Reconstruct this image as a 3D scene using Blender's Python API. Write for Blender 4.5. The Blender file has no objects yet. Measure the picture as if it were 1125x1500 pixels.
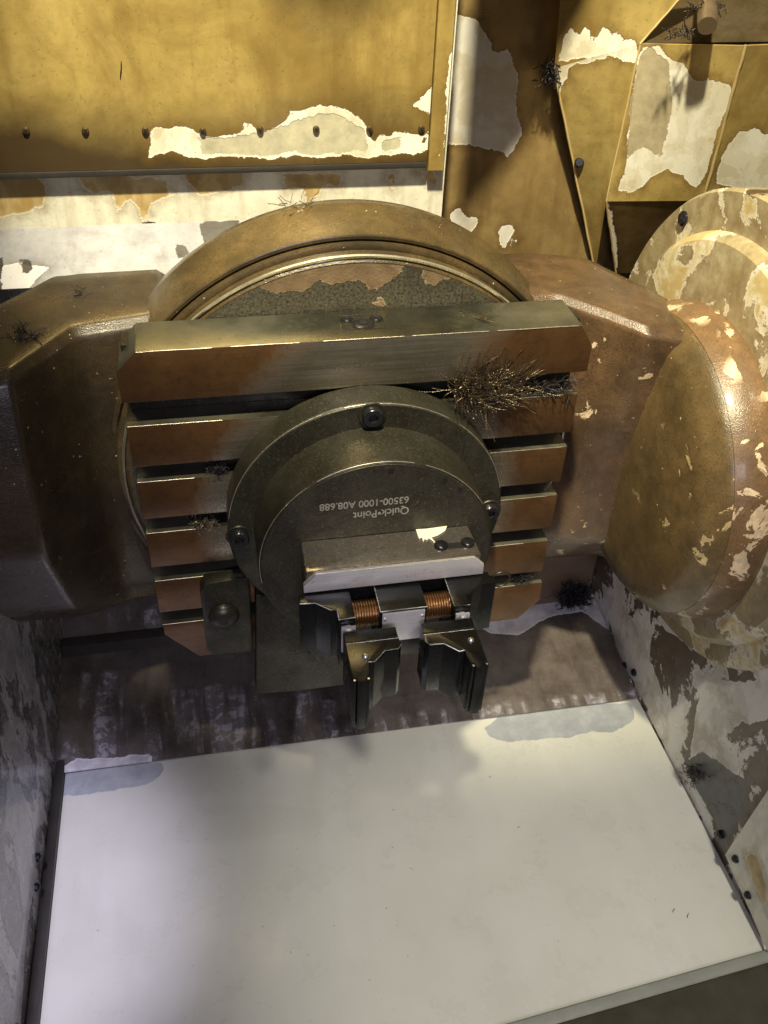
import bpy, bmesh, math, random
import numpy as np
from mathutils import Vector, Matrix, Euler
random.seed(7); rng = np.random.default_rng(7)
S = bpy.context.scene
COL = S.collection
# ------------------------------------------------------------------ camera
FPX = 1283.7                                   # focal length in photo pixels (photo 1125 x 1500)
CLOC = Vector((-0.1184, -0.6295, 0.5173))
CROT = Euler((math.radians(50.831), math.radians(-2.016), math.radians(-10.87)), 'XYZ')
cd = bpy.data.cameras.new('camera'); cam = bpy.data.objects.new('camera', cd); COL.objects.link(cam)
cam.location = CLOC; cam.rotation_euler = CROT
cd.sensor_fit = 'VERTICAL'; cd.sensor_height = 36; cd.lens = 36*FPX/1500; cd.clip_start = .01; cd.clip_end = 50
S.camera = cam
# ------------------------------------------------------------------ world and lamps
W = bpy.data.worlds.new('World'); S.world = W; W.use_nodes = True
bgn = W.node_tree.nodes['Background']; bgn.inputs[0].default_value = (.75, .74, .72, 1); bgn.inputs[1].default_value = .035
WORK = Vector((-.12, -.46, 1.60))
def lamp(name, kind, loc, target, energy, color, **kw):
    l = bpy.data.lights.new(name, kind); l.energy = energy; l.color = color
    for k, v in kw.items(): setattr(l, k, v)
    o = bpy.data.objects.new(name, l); COL.objects.link(o); o.location = loc
    o.rotation_euler = (Vector(target)-Vector(loc)).to_track_quat('-Z', 'Y').to_euler()
    return o
lamp('work_lamp', 'SPOT', WORK, (.15, .28, .36), 300, (1, .90, .62), spot_size=math.radians(42), spot_blend=.5, shadow_soft_size=.035)
lamp('floor_spot', 'SPOT', (.26, -.95, 1.15), (.17, -.27, -.36), 84, (1, .955, .83), spot_size=math.radians(28), spot_blend=.85, shadow_soft_size=.05)
lamp('strip_lamp', 'SPOT', (-.36, -.42, 1.25), (-.385, -.15, -.36), 135, (.80, .76, 1.0), spot_size=math.radians(17), spot_blend=.9, shadow_soft_size=.03)
lamp('door_light', 'AREA', (-.15, -1.20, .65), (.0, -.05, -.30), .95, (.86, .82, 1.0), shape='RECTANGLE', size=.5, size_y=.25, spread=math.radians(62))
S.view_settings.view_transform = 'Standard'; S.view_settings.look = 'None'; S.view_settings.exposure = 0; S.view_settings.gamma = 1
# ------------------------------------------------------------------ photo pixel -> direction -> point on a known plane
RM = CROT.to_matrix()
def ray(u, v): return RM @ Vector(((u-562.5)/FPX, -(v-750)/FPX, -1))
def H(u, v, ax, val):
    d = ray(u, v); i = 'xyz'.index(ax); t = (val-CLOC[i])/d[i]; return CLOC+d*t
def HP(u, v, p0, n):
    d = ray(u, v); t = (p0-CLOC).dot(n)/d.dot(n); return CLOC+d*t
# ------------------------------------------------------------------ object helpers
def thing(name, label, cat, loc=(0, 0, 0), group=None):
    o = bpy.data.objects.new(name, None); COL.objects.link(o); o.location = loc; o.empty_display_size = .02
    o['label'] = label; o['category'] = cat
    if group: o['group'] = group
    return o
def tag(o, label=None, cat=None, group=None, kind=None):
    if label: o['label'] = label
    if cat: o['category'] = cat
    if group: o['group'] = group
    if kind: o['kind'] = kind
    return o
def base(o):
    v = Vector((0, 0, 0))
    while o is not None: v += o.location; o = o.parent
    return v
def mk(name, verts, faces, mat, parent=None, smooth=None, bevel=None, seg=2):
    off = base(parent)
    me = bpy.data.meshes.new(name); me.from_pydata([tuple(Vector(v)-off) for v in verts], [], faces)
    bm = bmesh.new(); bm.from_mesh(me); bmesh.ops.recalc_face_normals(bm, faces=bm.faces)
    if bevel:
        es = [e for e in bm.edges if len(e.link_faces) == 2 and e.calc_face_angle(0) > math.radians(18)]
        bmesh.ops.bevel(bm, geom=es, offset=bevel, segments=seg, profile=.6, affect='EDGES', clamp_overlap=True)
    bm.to_mesh(me); bm.free()
    if smooth:
        me.polygons.foreach_set('use_smooth', [True]*len(me.polygons)); me.set_sharp_from_angle(angle=math.radians(smooth))
    me.materials.append(mat)
    o = bpy.data.objects.new(name, me); COL.objects.link(o)
    if parent is not None: o.parent = parent
    return o
def box(name, lo, hi, mat, parent=None, bevel=.001, seg=2):
    x0, y0, z0 = lo; x1, y1, z1 = hi
    v = [(x0,y0,z0),(x1,y0,z0),(x1,y1,z0),(x0,y1,z0),(x0,y0,z1),(x1,y0,z1),(x1,y1,z1),(x0,y1,z1)]
    f = [(0,1,2,3),(4,5,6,7),(0,1,5,4),(1,2,6,5),(2,3,7,6),(3,0,4,7)]
    return mk(name, v, f, mat, parent, 40, bevel, seg)
def prism(name, poly, ax, a0, a1, mat, parent=None, bevel=.0008, seg=2):
    def p3(p, a): return {'x': (a, p[0], p[1]), 'y': (p[0], a, p[1]), 'z': (p[0], p[1], a)}[ax]
    n = len(poly); v = [p3(p, a0) for p in poly]+[p3(p, a1) for p in poly]
    f = [tuple(range(n)), tuple(range(n, 2*n))]+[(i, (i+1) % n, n+(i+1) % n, n+i) for i in range(n)]
    return mk(name, v, f, mat, parent, 40, bevel, seg)
def lathe(name, prof, ax, c, mat, parent=None, n=96, smooth=35, bevel=None, closed=False):
    v = []; f = []; m = len(prof)
    for (a, r) in prof:
        for k in range(n):
            t = 2*math.pi*k/n; p, q = r*math.cos(t), r*math.sin(t)
            v.append({'x': (c[0]+a, c[1]+p, c[2]+q), 'y': (c[0]+p, c[1]+a, c[2]+q), 'z': (c[0]+p, c[1]+q, c[2]+a)}[ax])
    for j in range(m-1 if not closed else m):
        j2 = (j+1) % m
        for k in range(n): f.append((j*n+k, j*n+(k+1) % n, j2*n+(k+1) % n, j2*n+k))
    if not closed: f += [tuple(range(n)), tuple(range((m-1)*n, m*n))]
    return mk(name, v, f, mat, parent, smooth, bevel)
def loft(name, secs, mat, parent=None, crease=.5):
    n = len(secs[0][1]); v = []; f = []
    for x, q in secs: v += [(x, a, b) for a, b in q]
    for j in range(len(secs)-1):
        for k in range(n): f.append((j*n+k, j*n+(k+1) % n, (j+1)*n+(k+1) % n, (j+1)*n+k))
    f += [tuple(range(n)), tuple(range((len(secs)-1)*n, len(secs)*n))]
    o = mk(name, v, f, mat, parent, 180)
    at = o.data.attributes.new('crease_edge', 'FLOAT', 'EDGE'); at.data.foreach_set('value', [crease]*len(o.data.edges))
    sub = o.modifiers.new('round', 'SUBSURF'); sub.levels = 3; sub.render_levels = 3
    return o
def sdf(P, poly):
    poly = np.asarray(poly, float); A = poly; B = np.roll(poly, -1, 0)
    d = np.full(len(P), 1e9); ins = np.zeros(len(P), bool)
    for a, b in zip(A, B):
        e = b-a; w = P-a; t = np.clip((w@e)/max(e@e, 1e-12), 0, 1); q = w-t[:, None]*e
        d = np.minimum(d, np.hypot(q[:, 0], q[:, 1]))
        c = (a[1] > P[:, 1]) != (b[1] > P[:, 1])
        with np.errstate(divide='ignore', invalid='ignore'):
            xs = (b[0]-a[0])*(P[:, 1]-a[1])/(b[1]-a[1])+a[0]
        ins ^= c & (P[:, 0] < xs)
    return np.where(ins, d, -d)
def paint(o, attrs, p0, n, world_off=(0, 0, 0)):
    """signed distance (m) to worn-patch outlines lying in the plane (p0, n), stored per vertex"""
    n = Vector(n).normalized(); e1 = n.orthogonal().normalized(); e2 = n.cross(e1); p0 = Vector(p0)
    me = o.data; co = np.empty(len(me.vertices)*3); me.vertices.foreach_get('co', co); co = co.reshape(-1, 3)+np.array(base(o.parent))
    P = np.stack([(co-np.array(p0))@np.array(e1), (co-np.array(p0))@np.array(e2)], 1)
    for nm, polys in attrs.items():
        d = np.full(len(P), -.08)
        for pl in polys:
            q = []
            for (u, v) in pl:
                h = HP(u, v, p0, n)-p0; q.append((h.dot(e1), h.dot(e2)))
            d = np.maximum(d, sdf(P, q))
        a = me.attributes.new(nm, 'FLOAT', 'POINT'); a.data.foreach_set('value', np.clip(d, -.08, .08).astype(np.float32))
def sheet(name, c, mat, parent=None, res=.006, attrs=None, thick=.0015, wob=0):
    """flat plate with corners c (4 points, in order), gridded, given thickness away from the camera"""
    c = [Vector(p) for p in c]
    nu = max(2, int(max((c[1]-c[0]).length, (c[2]-c[3]).length)/res)); nv = max(2, int(max((c[3]-c[0]).length, (c[2]-c[1]).length)/res))
    n = (c[1]-c[0]).cross(c[3]-c[0]); n = (n+(c[2]-c[3]).cross(c[2]-c[1])).normalized()
    if n.dot(CLOC-c[0]) < 0: n = -n
    v = []; f = []
    for j in range(nv+1):
        for i in range(nu+1):
            s, t = i/nu, j/nv
            p = (c[0]*(1-s)+c[1]*s)*(1-t)+(c[3]*(1-s)+c[2]*s)*t
            if wob: p = p+n*wob*math.sin(7*s+3*t)*math.sin(5*t+2*s)
            v.append(p)
    m = len(v); v += [p-n*thick for p in v[:m]]
    w = nu+1
    for j in range(nv):
        for i in range(nu):
            a = j*w+i; q = (a, a+1, a+1+w, a+w); f.append(q); f.append(tuple(x+m for x in q))
    bd = [i for i in range(w)]+[j*w+nu for j in range(1, nv+1)]+[nv*w+i for i in range(nu-1, -1, -1)]+[j*w for j in range(nv-1, 0, -1)]
    for a, b in zip(bd, bd[1:]+bd[:1]): f.append((a, b, b+m, a+m))
    o = mk(name, v, f, mat, parent, 30)
    paint(o, attrs or {}, c[0], n)
    return o
def strands(name, lines, r, mat, parent=None, sides=3):
    v = []; f = []
    off = base(parent)
    for ln, rr in lines:
        b0 = len(v); L = [Vector(p) for p in ln]
        for i, p in enumerate(L):
            t = (L[min(i+1, len(L)-1)]-L[max(i-1, 0)]).normalized(); a = t.orthogonal().normalized(); b = t.cross(a)
            for k in range(sides):
                an = 2*math.pi*k/sides; v.append(p+(a*math.cos(an)+b*math.sin(an))*rr)
        for i in range(len(L)-1):
            for k in range(sides):
                f.append((b0+i*sides+k, b0+i*sides+(k+1) % sides, b0+(i+1)*sides+(k+1) % sides, b0+(i+1)*sides+k))
    me = bpy.data.meshes.new(name); me.from_pydata([tuple(p-off) for p in v], [], f); me.materials.append(mat)
    me.polygons.foreach_set('use_smooth', [True]*len(me.polygons))
    o = bpy.data.objects.new(name, me); COL.objects.link(o)
    if parent is not None: o.parent = parent
    return o
# ------------------------------------------------------------------ materials
class G:
    def __init__(s, name):
        s.m = bpy.data.materials.new(name); s.m.use_nodes = True; s.t = s.m.node_tree
        s.b = s.t.nodes['Principled BSDF']; s.pos = s.t.nodes.new('ShaderNodeNewGeometry').outputs['Position']
    def put(s, sock, v):
        if hasattr(v, 'is_linked') or isinstance(v, bpy.types.NodeSocket): s.t.links.new(v, sock)
        elif isinstance(v, (tuple, list)) and len(v) == 3 and sock.type == 'RGBA': sock.default_value = (*v, 1)
        else: sock.default_value = v
    def new(s, t, out=0, props=None, **ins):
        n = s.t.nodes.new(t)
        for k, v in (props or {}).items(): setattr(n, k, v)
        for k, v in ins.items():
            key = int(k[1:]) if k[0] == 'i' and k[1:].isdigit() else k.replace('_', ' ')
            s.put(n.inputs[key], v)
        return n.outputs[out]
    def noise(s, scale, detail=5, rough=.6, vec=None, dist=0):
        return s.new('ShaderNodeTexNoise', 0, Vector=vec or s.pos, Scale=scale, Detail=detail, Roughness=rough, Distortion=dist)
    def math(s, op, a, b=0, c=0, clamp=False): return s.new('ShaderNodeMath', 0, dict(operation=op, use_clamp=clamp), i0=a, i1=b, i2=c)
    def rng(s, v, a, b, c=0, d=1, smooth=False):
        return s.new('ShaderNodeMapRange', 0, dict(clamp=True, interpolation_type='SMOOTHSTEP' if smooth else 'LINEAR'), i0=v, i1=a, i2=b, i3=c, i4=d)
    def mix(s, f, a, b):
        n = s.t.nodes.new('ShaderNodeMix'); n.data_type = 'RGBA'; s.put(n.inputs[0], f); s.put(n.inputs[6], a); s.put(n.inputs[7], b); return n.outputs[2]
    def mixf(s, f, a, b):
        n = s.t.nodes.new('ShaderNodeMix'); n.data_type = 'FLOAT'; s.put(n.inputs[0], f); s.put(n.inputs[2], a); s.put(n.inputs[3], b); return n.outputs[0]
    def attr(s, nm): return s.new('ShaderNodeAttribute', 2, dict(attribute_name=nm))
    def stretch(s, sc): return s.new('ShaderNodeMapping', 0, Vector=s.pos, Scale=sc)
    def ramp(s, v, stops, mode='LINEAR'):
        n = s.t.nodes.new('ShaderNodeValToRGB'); n.color_ramp.interpolation = mode; e = n.color_ramp.elements
        while len(e) < len(stops): e.new(.5)
        for x, (p, c) in zip(e, stops): x.position = p; x.color = (*c, 1)
        s.t.links.new(v, n.inputs[0]); return n.outputs[0]
    def bump(s, h, dist=.0005, strength=.6, normal=None):
        n = s.t.nodes.new('ShaderNodeBump'); n.inputs['Strength'].default_value = strength; n.inputs['Distance'].default_value = dist
        s.put(n.inputs['Height'], h)
        if normal is not None: s.put(n.inputs['Normal'], normal)
        return n.outputs[0]
    def done(s, col, rough=.5, metal=0, normal=None, spec=.5, coat=0):
        s.put(s.b.inputs['Base Color'], col); s.put(s.b.inputs['Roughness'], rough); s.put(s.b.inputs['Metallic'], metal)
        s.b.inputs['Specular IOR Level'].default_value = spec
        if coat: s.put(s.b.inputs['Coat Weight'], coat); s.b.inputs['Coat Roughness'].default_value = .12
        if normal is not None: s.put(s.b.inputs['Normal'], normal)
        return s.m
def plain(name, c, rough=.4, metal=0, var=.25, scale=40, bumpd=.0003, coat=0, scratch=0):
    g = G(name); n = g.noise(scale, 6, .65); n2 = g.noise(scale*9, 3)
    col = g.mix(n, tuple(x*(1-var) for x in c), tuple(min(1, x*(1+var)) for x in c))
    r = g.rng(n, .3, .7, rough*.8, min(1, rough*1.2))
    h = g.math('ADD', n, g.math('MULTIPLY', n2, .3))
    return g.done(col, r, metal, g.bump(h, bumpd, .5), coat=coat)
def edge_mask(g, nm, amp, sc, w=.0004, shift=0):
    a = g.attr(nm)
    v = g.math('ADD', a, g.math('MULTIPLY', g.math('SUBTRACT', g.noise(sc, 8, .62), .5), amp))
    v = g.math('ADD', v, shift)
    return v, g.rng(v, -w, w)
CREAM = [(.0, (.56, .50, .36)), (.40, (.60, .55, .41)), (.41, (.68, .64, .51)), (.50, (.70, .67, .55)), (.505, (.76, .74, .64)), (.62, (.77, .75, .66)), (.625, (.82, .80, .72)), (1, (.80, .79, .72))]
def peeling(name, filmA, filmB, under=CREAM, amp=.010, sc=70, extra=None, film_rough=.34, metal=.3, streak=(45, 45, 5), noise_peel=None, grime_shade_col=None, blot=.6, thr=.52, shift=0):
    """brown coolant film over cream paint; where attribute 'peel' > 0 the film has come off"""
    g = G(name)
    n1 = g.noise(6, 5); n2 = g.noise(60, 7, .7); n3 = g.noise(420, 3, .6)
    film = g.mix(g.rng(n1, .3, .7), filmA, filmB)
    burnt = tuple(x*y for x, y in zip(filmA, (.42, .34, .26)))
    film = g.mix(g.rng(g.noise(11, 7, .62, None, .8), thr-.06, thr+.14, 0, blot), film, burnt)
    film = g.mix(g.rng(g.noise(4.2, 3, .5, None, .6), .50, .66, 0, blot*.95), film, burnt)
    film = g.mix(g.rng(n2, .42, .75, 0, .5), film, tuple(x*.5 for x in filmA))
    st = g.noise(1, 5, .6, g.stretch(streak)); film = g.mix(g.rng(st, .50, .72, 0, .45), film, burnt)
    film = g.mix(g.rng(g.noise(330, 2, .5), .66, .70, 0, .35), film, tuple(x*.3 for x in filmA))
    rough = g.rng(g.noise(26, 6, .7), .3, .7, film_rough*.65, film_rough*1.4)
    if grime_shade_col:
        v, m = edge_mask(g, 'grime_shade', .05, 12, .028); film = g.mix(g.math('MULTIPLY', m, .95), film, grime_shade_col)  # residue tone, with the sheet's dim reflection painted into the film
    v, m = edge_mask(g, 'peel', amp, sc, .0004, shift)
    fine = g.math('ADD', g.math('MULTIPLY', g.math('SUBTRACT', g.noise(260, 5, .65), .5), .0042), g.math('MULTIPLY', g.math('SUBTRACT', g.noise(900, 3, .6), .5), .0016))
    v = g.math('ADD', v, fine)
    if noise_peel is not None:
        v2 = g.math('MULTIPLY', g.math('SUBTRACT', g.noise(noise_peel[0], 8, .66, None, .3), noise_peel[1]), .03)
        v = g.math('MAXIMUM', v, v2)
    m = g.rng(v, -.0003, .0003)
    pn = g.noise(20, 4, .55, None, .25)
    pc = g.ramp(pn, under)
    pc = g.mix(g.rng(g.noise(1, 6, .65, g.stretch((90, 90, 22))), .50, .62, 0, .35), pc, (.50, .43, .28))
    pc = g.mix(g.rng(g.noise(230, 5), .64, .70, 0, .45), pc, (.34, .27, .15))
    rim = g.math('MULTIPLY', g.rng(v, .0002, .0020, 1, 0), .6)
    pc = g.mix(rim, pc, (.88, .86, .78))
    film = g.mix(g.math('MULTIPLY', g.rng(v, -.010, -.0006), g.rng(n2, .3, .65, .2, .75)), film, burnt)
    col = g.mix(m, film, pc)
    hgt = g.math('ADD', g.math('MULTIPLY', m, -1.2), g.math('MULTIPLY', n2, .35)); hgt = g.math('ADD', hgt, g.math('MULTIPLY', n3, .10))
    if extra:       # bare or differently stained patches on top
        v3, m3 = edge_mask(g, 'bare', .012, 55); v3 = g.math('ADD', v3, fine); m3 = g.rng(v3, -.0004, .0004); col = g.mix(m3, col, g.mix(g.rng(n2, .3, .7), extra, tuple(x*.6 for x in extra)))
        hgt = g.math('ADD', hgt, g.math('MULTIPLY', m3, -.8))
    r = g.mixf(m, rough, .42)
    return g.done(col, r, g.mixf(m, metal, 0), g.bump(hgt, .0006, .75), coat=.12)
GOLD = ((.50, .37, .11), (.62, .46, .16))
M = {}
M['cover'] = peeling('cover_film', *GOLD, extra=(.60, .56, .40), grime_shade_col=(.060, .038, .018), film_rough=.36)
M['gold'] = peeling('gold_film', (.48, .35, .115), (.60, .455, .17), amp=.012, sc=60, extra=(.50, .43, .28))
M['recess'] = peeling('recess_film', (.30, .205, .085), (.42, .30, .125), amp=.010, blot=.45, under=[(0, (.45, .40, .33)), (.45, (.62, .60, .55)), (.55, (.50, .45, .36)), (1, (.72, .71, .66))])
M['dkgold'] = peeling('dark_film', (.14, .09, .035), (.26, .17, .06), amp=.012)
M['pocket'] = peeling('pocket_shade_film', (.045, .032, .014), (.10, .068, .028), amp=.012)  # film darkened further: the pocket's shade is put into the colour
M['stained'] = peeling('stained_cream', (.74, .72, .58), (.80, .78, .66), amp=.011, sc=85, under=[(0, (.30, .19, .06)), (.42, (.40, .27, .10)), (.5, (.52, .39, .18)), (.6, (.34, .22, .07)), (1, (.46, .32, .12))], extra=(.04, .032, .025), film_rough=.45, metal=0, blot=.12, thr=.6, shift=-.002)
M['flange'] = peeling('flange_cream', metal=0, blot=.30, noise_peel=(17, .535), filmA=(.46, .38, .21), filmB=(.60, .54, .37), amp=.012, sc=50, extra=(.10, .065, .03), under=[(0, (.45, .33, .14)), (.45, (.55, .43, .2)), (.52, (.68, .60, .38)), (.6, (.5, .38, .16)), (1, (.62, .5, .26))])
M['rwall'] = peeling('right_wall_film', (.15, .122, .095), (.30, .255, .205), amp=.018, sc=40, metal=0, noise_peel=(13, .505), extra=(.16, .155, .15), under=[(0, (.40, .35, .28)), (.42, (.50, .45, .38)), (.425, (.60, .56, .50)), (.51, (.64, .60, .55)), (.515, (.74, .71, .66)), (1, (.82, .80, .77))])
# ---- castings
def casting(name, a, b, fl, metal=0, rough=.27, coat=.22):
    g = G(name); n1 = g.noise(9, 5); n2 = g.noise(75, 7, .7); n3 = g.noise(900, 2, .5); n4 = g.noise(24, 7, .65, None, .8)
    col = g.mix(g.rng(n1, .32, .68), a, b)
    col = g.mix(g.rng(n4, .46, .66, 0, .40), col, tuple(x*.35 for x in a))
    col = g.mix(g.rng(n2, .4, .72, 0, .5), col, tuple(x*.45 for x in a))
    col = g.mix(g.rng(g.noise(620, 4, .75), .52, .64, 0, .6), col, tuple(x*.3 for x in a))
    sc, th, z, c = fl
    fv = g.math('MULTIPLY', g.rng(g.noise(sc, 6, .6, None, .5), th, th+.008), g.rng(g.noise(9, 2), z, z+.05))
    fv2 = g.rng(g.noise(210, 3, .5), .73, .735)
    fv = g.math('MAXIMUM', fv, fv2)
    col = g.mix(fv, col, g.mix(g.rng(n2, .45, .55), c, tuple(x*.7 for x in c)))
    h = g.math('ADD', g.math('MULTIPLY', n2, .6), g.math('MULTIPLY', n3, .7)); h = g.math('SUBTRACT', h, g.math('MULTIPLY', fv, 1.3))
    return g.done(col, g.rng(n4, .3, .7, rough*.7, rough*1.7), metal, g.bump(h, .0007, .65), coat=coat)
M['arm_l'] = casting('cradle_left', (.026, .020, .015), (.085, .058, .029), (60, .70, .55, (.62, .55, .40)))
M['arm_r'] = casting('cradle_right', (.060, .035, .020), (.175, .104, .050), (46, .635, .48, (.78, .60, .38)))
M['drum'] = casting('drum_film', (.095, .066, .029), (.24, .155, .064), (40, .63, .48, (.70, .52, .26)))
M['drum_side'] = casting('drum_side', (.15, .088, .042), (.30, .18, .088), (36, .565, .43, (.82, .64, .42)))
M['ring'] = casting('ring_film', (.045, .034, .018), (.145, .096, .040), (60, .72, .6, (.7, .62, .45)), rough=.22)
# ---- steel
def steel(name, c, rough=.32, metal=.85, dirt=(.08, .06, .03), dth=.5, brush=(30, 30, 900)):
    g = G(name); n1 = g.noise(28, 6, .65); n2 = g.noise(220, 4, .6); br = g.noise(1, 4, .6, g.stretch(brush))
    col = g.mix(g.rng(br, .3, .7), tuple(x*.85 for x in c), c)
    col = g.mix(g.rng(n1, dth-.12, dth+.16, 0, .8), col, dirt)
    col = g.mix(g.rng(n2, .6, .7, 0, .5), col, tuple(x*.5 for x in dirt))
    col = g.mix(g.rng(g.noise(520, 4, .7, None, 1.5), .57, .63, 0, .6), col, tuple(min(1, x*2.8) for x in c))
    r = g.math('ADD', g.rng(n1, .3, .7, rough*.8, rough*1.4), g.math('MULTIPLY', br, .08))
    h = g.math('ADD', g.math('MULTIPLY', br, .3), g.math('MULTIPLY', n2, .5))
    return g.done(col, r, metal, g.bump(h, .00025, .5))
M['oil_steel'] = steel('oiled_dark_steel', (.055, .052, .040), .33, .6, (.020, .017, .011), .45)
M['riser'] = steel('riser_steel', (.060, .057, .042), .33, .55, (.022, .019, .011), .45)
M['pit'] = steel('pitted_face', (.060, .055, .042), .42, .4, (.020, .017, .012), .46, (400, 400, 400))
M['bright'] = steel('bright_steel', (.90, .86, .83), .30, .45, (.76, .70, .68), .70)
M['topface'] = steel('vise_top', (.46, .41, .36), .22, .9, (.28, .23, .18), .62)
M['black'] = plain('black_anodised', (.010, .010, .009), .27, .2, .3, 30, .00005)
M['blackhole'] = plain('black_gap', (.008, .008, .008), .6)
M['edge'] = plain('worn_bright_edge', (.82, .80, .74), .3, .8)
M['bolt'] = plain('dark_bolt', (.03, .03, .035), .22, .6, .4, 200)
M['copper'] = plain('bronze_spindle', (.34, .18, .075), .34, .9, .2, 120)
M['print'] = plain('engraved_grey', (.34, .325, .28), .5, .2, .6, 220)
M['swarf'] = plain('swarf_steel', (.20, .155, .10), .28, .85, .7, 500)
M['swarf_dark'] = plain('swarf_dark', (.05, .045, .05), .35, .6, .6, 500)
M['milk'] = plain('coolant_milk', (.78, .76, .62), .22, 0, .08, 80)
M['rivet'] = plain('rivet_brown', (.10, .065, .03), .3, .5, .4, 200)
M['arris'] = plain('worn_arris_glint', (.62, .55, .44), .32, .8, .4, 260)  # pale metal for worn edges, their highlight put into the colour
M['trim'] = plain('black_trim', (.03, .027, .024), .42, 0, .4, 30)
M['sill'] = plain('dark_sill', (.045, .042, .030), .38, .1, .5, 45, .0006)
M['wiper'] = plain('grey_wiper', (.20, .20, .175), .45, 0, .25, 60)
M['tan'] = plain('stub_brown', (.13, .095, .06), .4, .3, .4, 80)
def bars():
    g = G('slot_bar_steel'); sx = g.new('ShaderNodeSeparateXYZ', 0, Vector=g.pos).node
    x, y, z = sx.outputs
    r = g.math('SQRT', g.math('ADD', g.math('POWER', x, 2), g.math('POWER', g.math('ADD', z, -.0), 2)))
    n = g.noise(26, 7, .65); n2 = g.noise(130, 6, .7); br = g.noise(1, 5, .6, g.stretch((900, 40, 14)))
    br2 = g.noise(1, 5, .6, g.stretch((14, 40, 500)))
    clean1 = g.math('MULTIPLY', g.rng(g.math('ADD', r, g.math('MULTIPLY', g.math('SUBTRACT', n2, .5), .030)), .134, .156, 1, 0), g.rng(z, -.07, -.05))
    tx = g.math('ADD', g.math('ADD', x, g.math('MULTIPLY', z, -.9)), .21)
    tw = g.math('ADD', tx, g.math('MULTIPLY', g.math('SUBTRACT', n2, .5), .07))
    clean2 = g.math('MULTIPLY', g.math('MULTIPLY', g.rng(tw, -.022, .016), g.rng(g.math('ADD', x, g.math('MULTIPLY', n, .08)), .11, .16, 1, 0)), g.rng(z, .119, .12))
    cl = g.math('MAXIMUM', clean1, clean2)
    cl = g.math('MULTIPLY', cl, g.rng(x, .12, .15, 1, .45))
    brown = g.mix(g.rng(n, .3, .7), (.095, .047, .019), (.165, .086, .036)); brown = g.mix(g.rng(n2, .50, .68, 0, .55), brown, (.05, .025, .012)); brown = g.mix(g.rng(br2, .52, .75, 0, .45), brown, (.06, .03, .015))
    grey = g.mix(g.rng(br2, .3, .7), (.21, .185, .14), (.38, .34, .275)); grey = g.mix(g.rng(n, .5, .75, 0, .5), grey, (.22, .17, .10))
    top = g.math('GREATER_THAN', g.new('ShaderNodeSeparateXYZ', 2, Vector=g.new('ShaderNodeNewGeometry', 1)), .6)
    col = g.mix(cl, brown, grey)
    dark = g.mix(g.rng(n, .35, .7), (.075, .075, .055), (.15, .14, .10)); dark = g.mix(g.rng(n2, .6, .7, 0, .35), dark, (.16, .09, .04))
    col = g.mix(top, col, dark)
    rough = g.math('ADD', g.mixf(cl, .30, .27), g.math('MULTIPLY', g.math('SUBTRACT', n2, .5), .22))
    met = g.mixf(cl, .55, .85)
    return g.done(col, rough, met, g.bump(g.math('ADD', n2, g.math('MULTIPLY', br2, .5)), .00018, .5))
M['bars'] = bars()
def crust():
    g = G('crusted_disc_face'); n = g.noise(420, 5, .7); n1 = g.noise(30, 5)
    col = g.mix(g.rng(n, .35, .65), (.022, .02, .015), (.13, .115, .075)); col = g.mix(g.rng(n1, .5, .7, 0, .6), col, (.03, .027, .02))
    v, m = edge_mask(g, 'peel', .016, 75); pc = g.mix(g.rng(g.noise(90, 6), .3, .7), (.15, .10, .055), (.24, .165, .09))
    col = g.mix(m, col, pc); col = g.mix(g.math('MULTIPLY', g.rng(v, .0001, .0012, 1, 0), m), col, (.38, .30, .18))
    h = g.math('ADD', g.math('MULTIPLY', n, .8), m)
    return g.done(col, g.mixf(m, .42, .5), .1, g.bump(h, .0009, .8))
M['crust'] = crust()
def floor_mat():
    g = G('floor_sheet'); n = g.noise(7, 3); n2 = g.noise(110, 6, .7); br = g.noise(1, 4, .6, g.stretch((260, 5, 5)))
    col = g.mix(g.rng(n, .3, .7), (.46, .455, .395), (.53, .525, .465)); col = g.mix(g.rng(n2, .55, .75, 0, .15), col, (.5, .48, .42))
    col = g.mix(g.rng(g.noise(1, 5, .5, g.stretch((30, 4, 4))), .55, .75, 0, .35), col, (.44, .43, .375))
    col = g.mix(g.rng(g.noise(1, 7, .7, g.stretch((9, 2.5, 2))), .50, .62, 0, .22), col, (.62, .62, .59)); col = g.mix(g.rng(g.noise(1, 3, .6, g.stretch((300, 14, 14))), .70, .74, 0, .35), col, (.36, .35, .31))
    v, m = edge_mask(g, 'bare', .010, 60); bc = g.mix(g.rng(g.noise(45, 6, .7), .3, .7), (.22, .235, .25), (.34, .355, .37)); col = g.mix(m, col, bc)
    v2, m2 = edge_mask(g, 'darker_patch', .012, 35, .0015); col = g.mix(g.math('MULTIPLY', m2, .28), col, (.42, .41, .35))  # slightly darker patch on the sheet
    sp = g.rng(g.noise(170, 2, .4), .755, .765); col = g.mix(g.math('MULTIPLY', sp, .6), col, (.2, .19, .17))
    h = g.math('ADD', g.math('MULTIPLY', n2, .3), g.math('MULTIPLY', m, -.6)); h = g.math('ADD', h, g.math('MULTIPLY', br, .12))
    r = g.mixf(m, g.rng(g.noise(14, 7, .7), .3, .7, .20, .42), .5)
    return g.done(col, r, .0, g.bump(h, .0003, .5), coat=.25)
M['floor'] = floor_mat()
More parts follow.
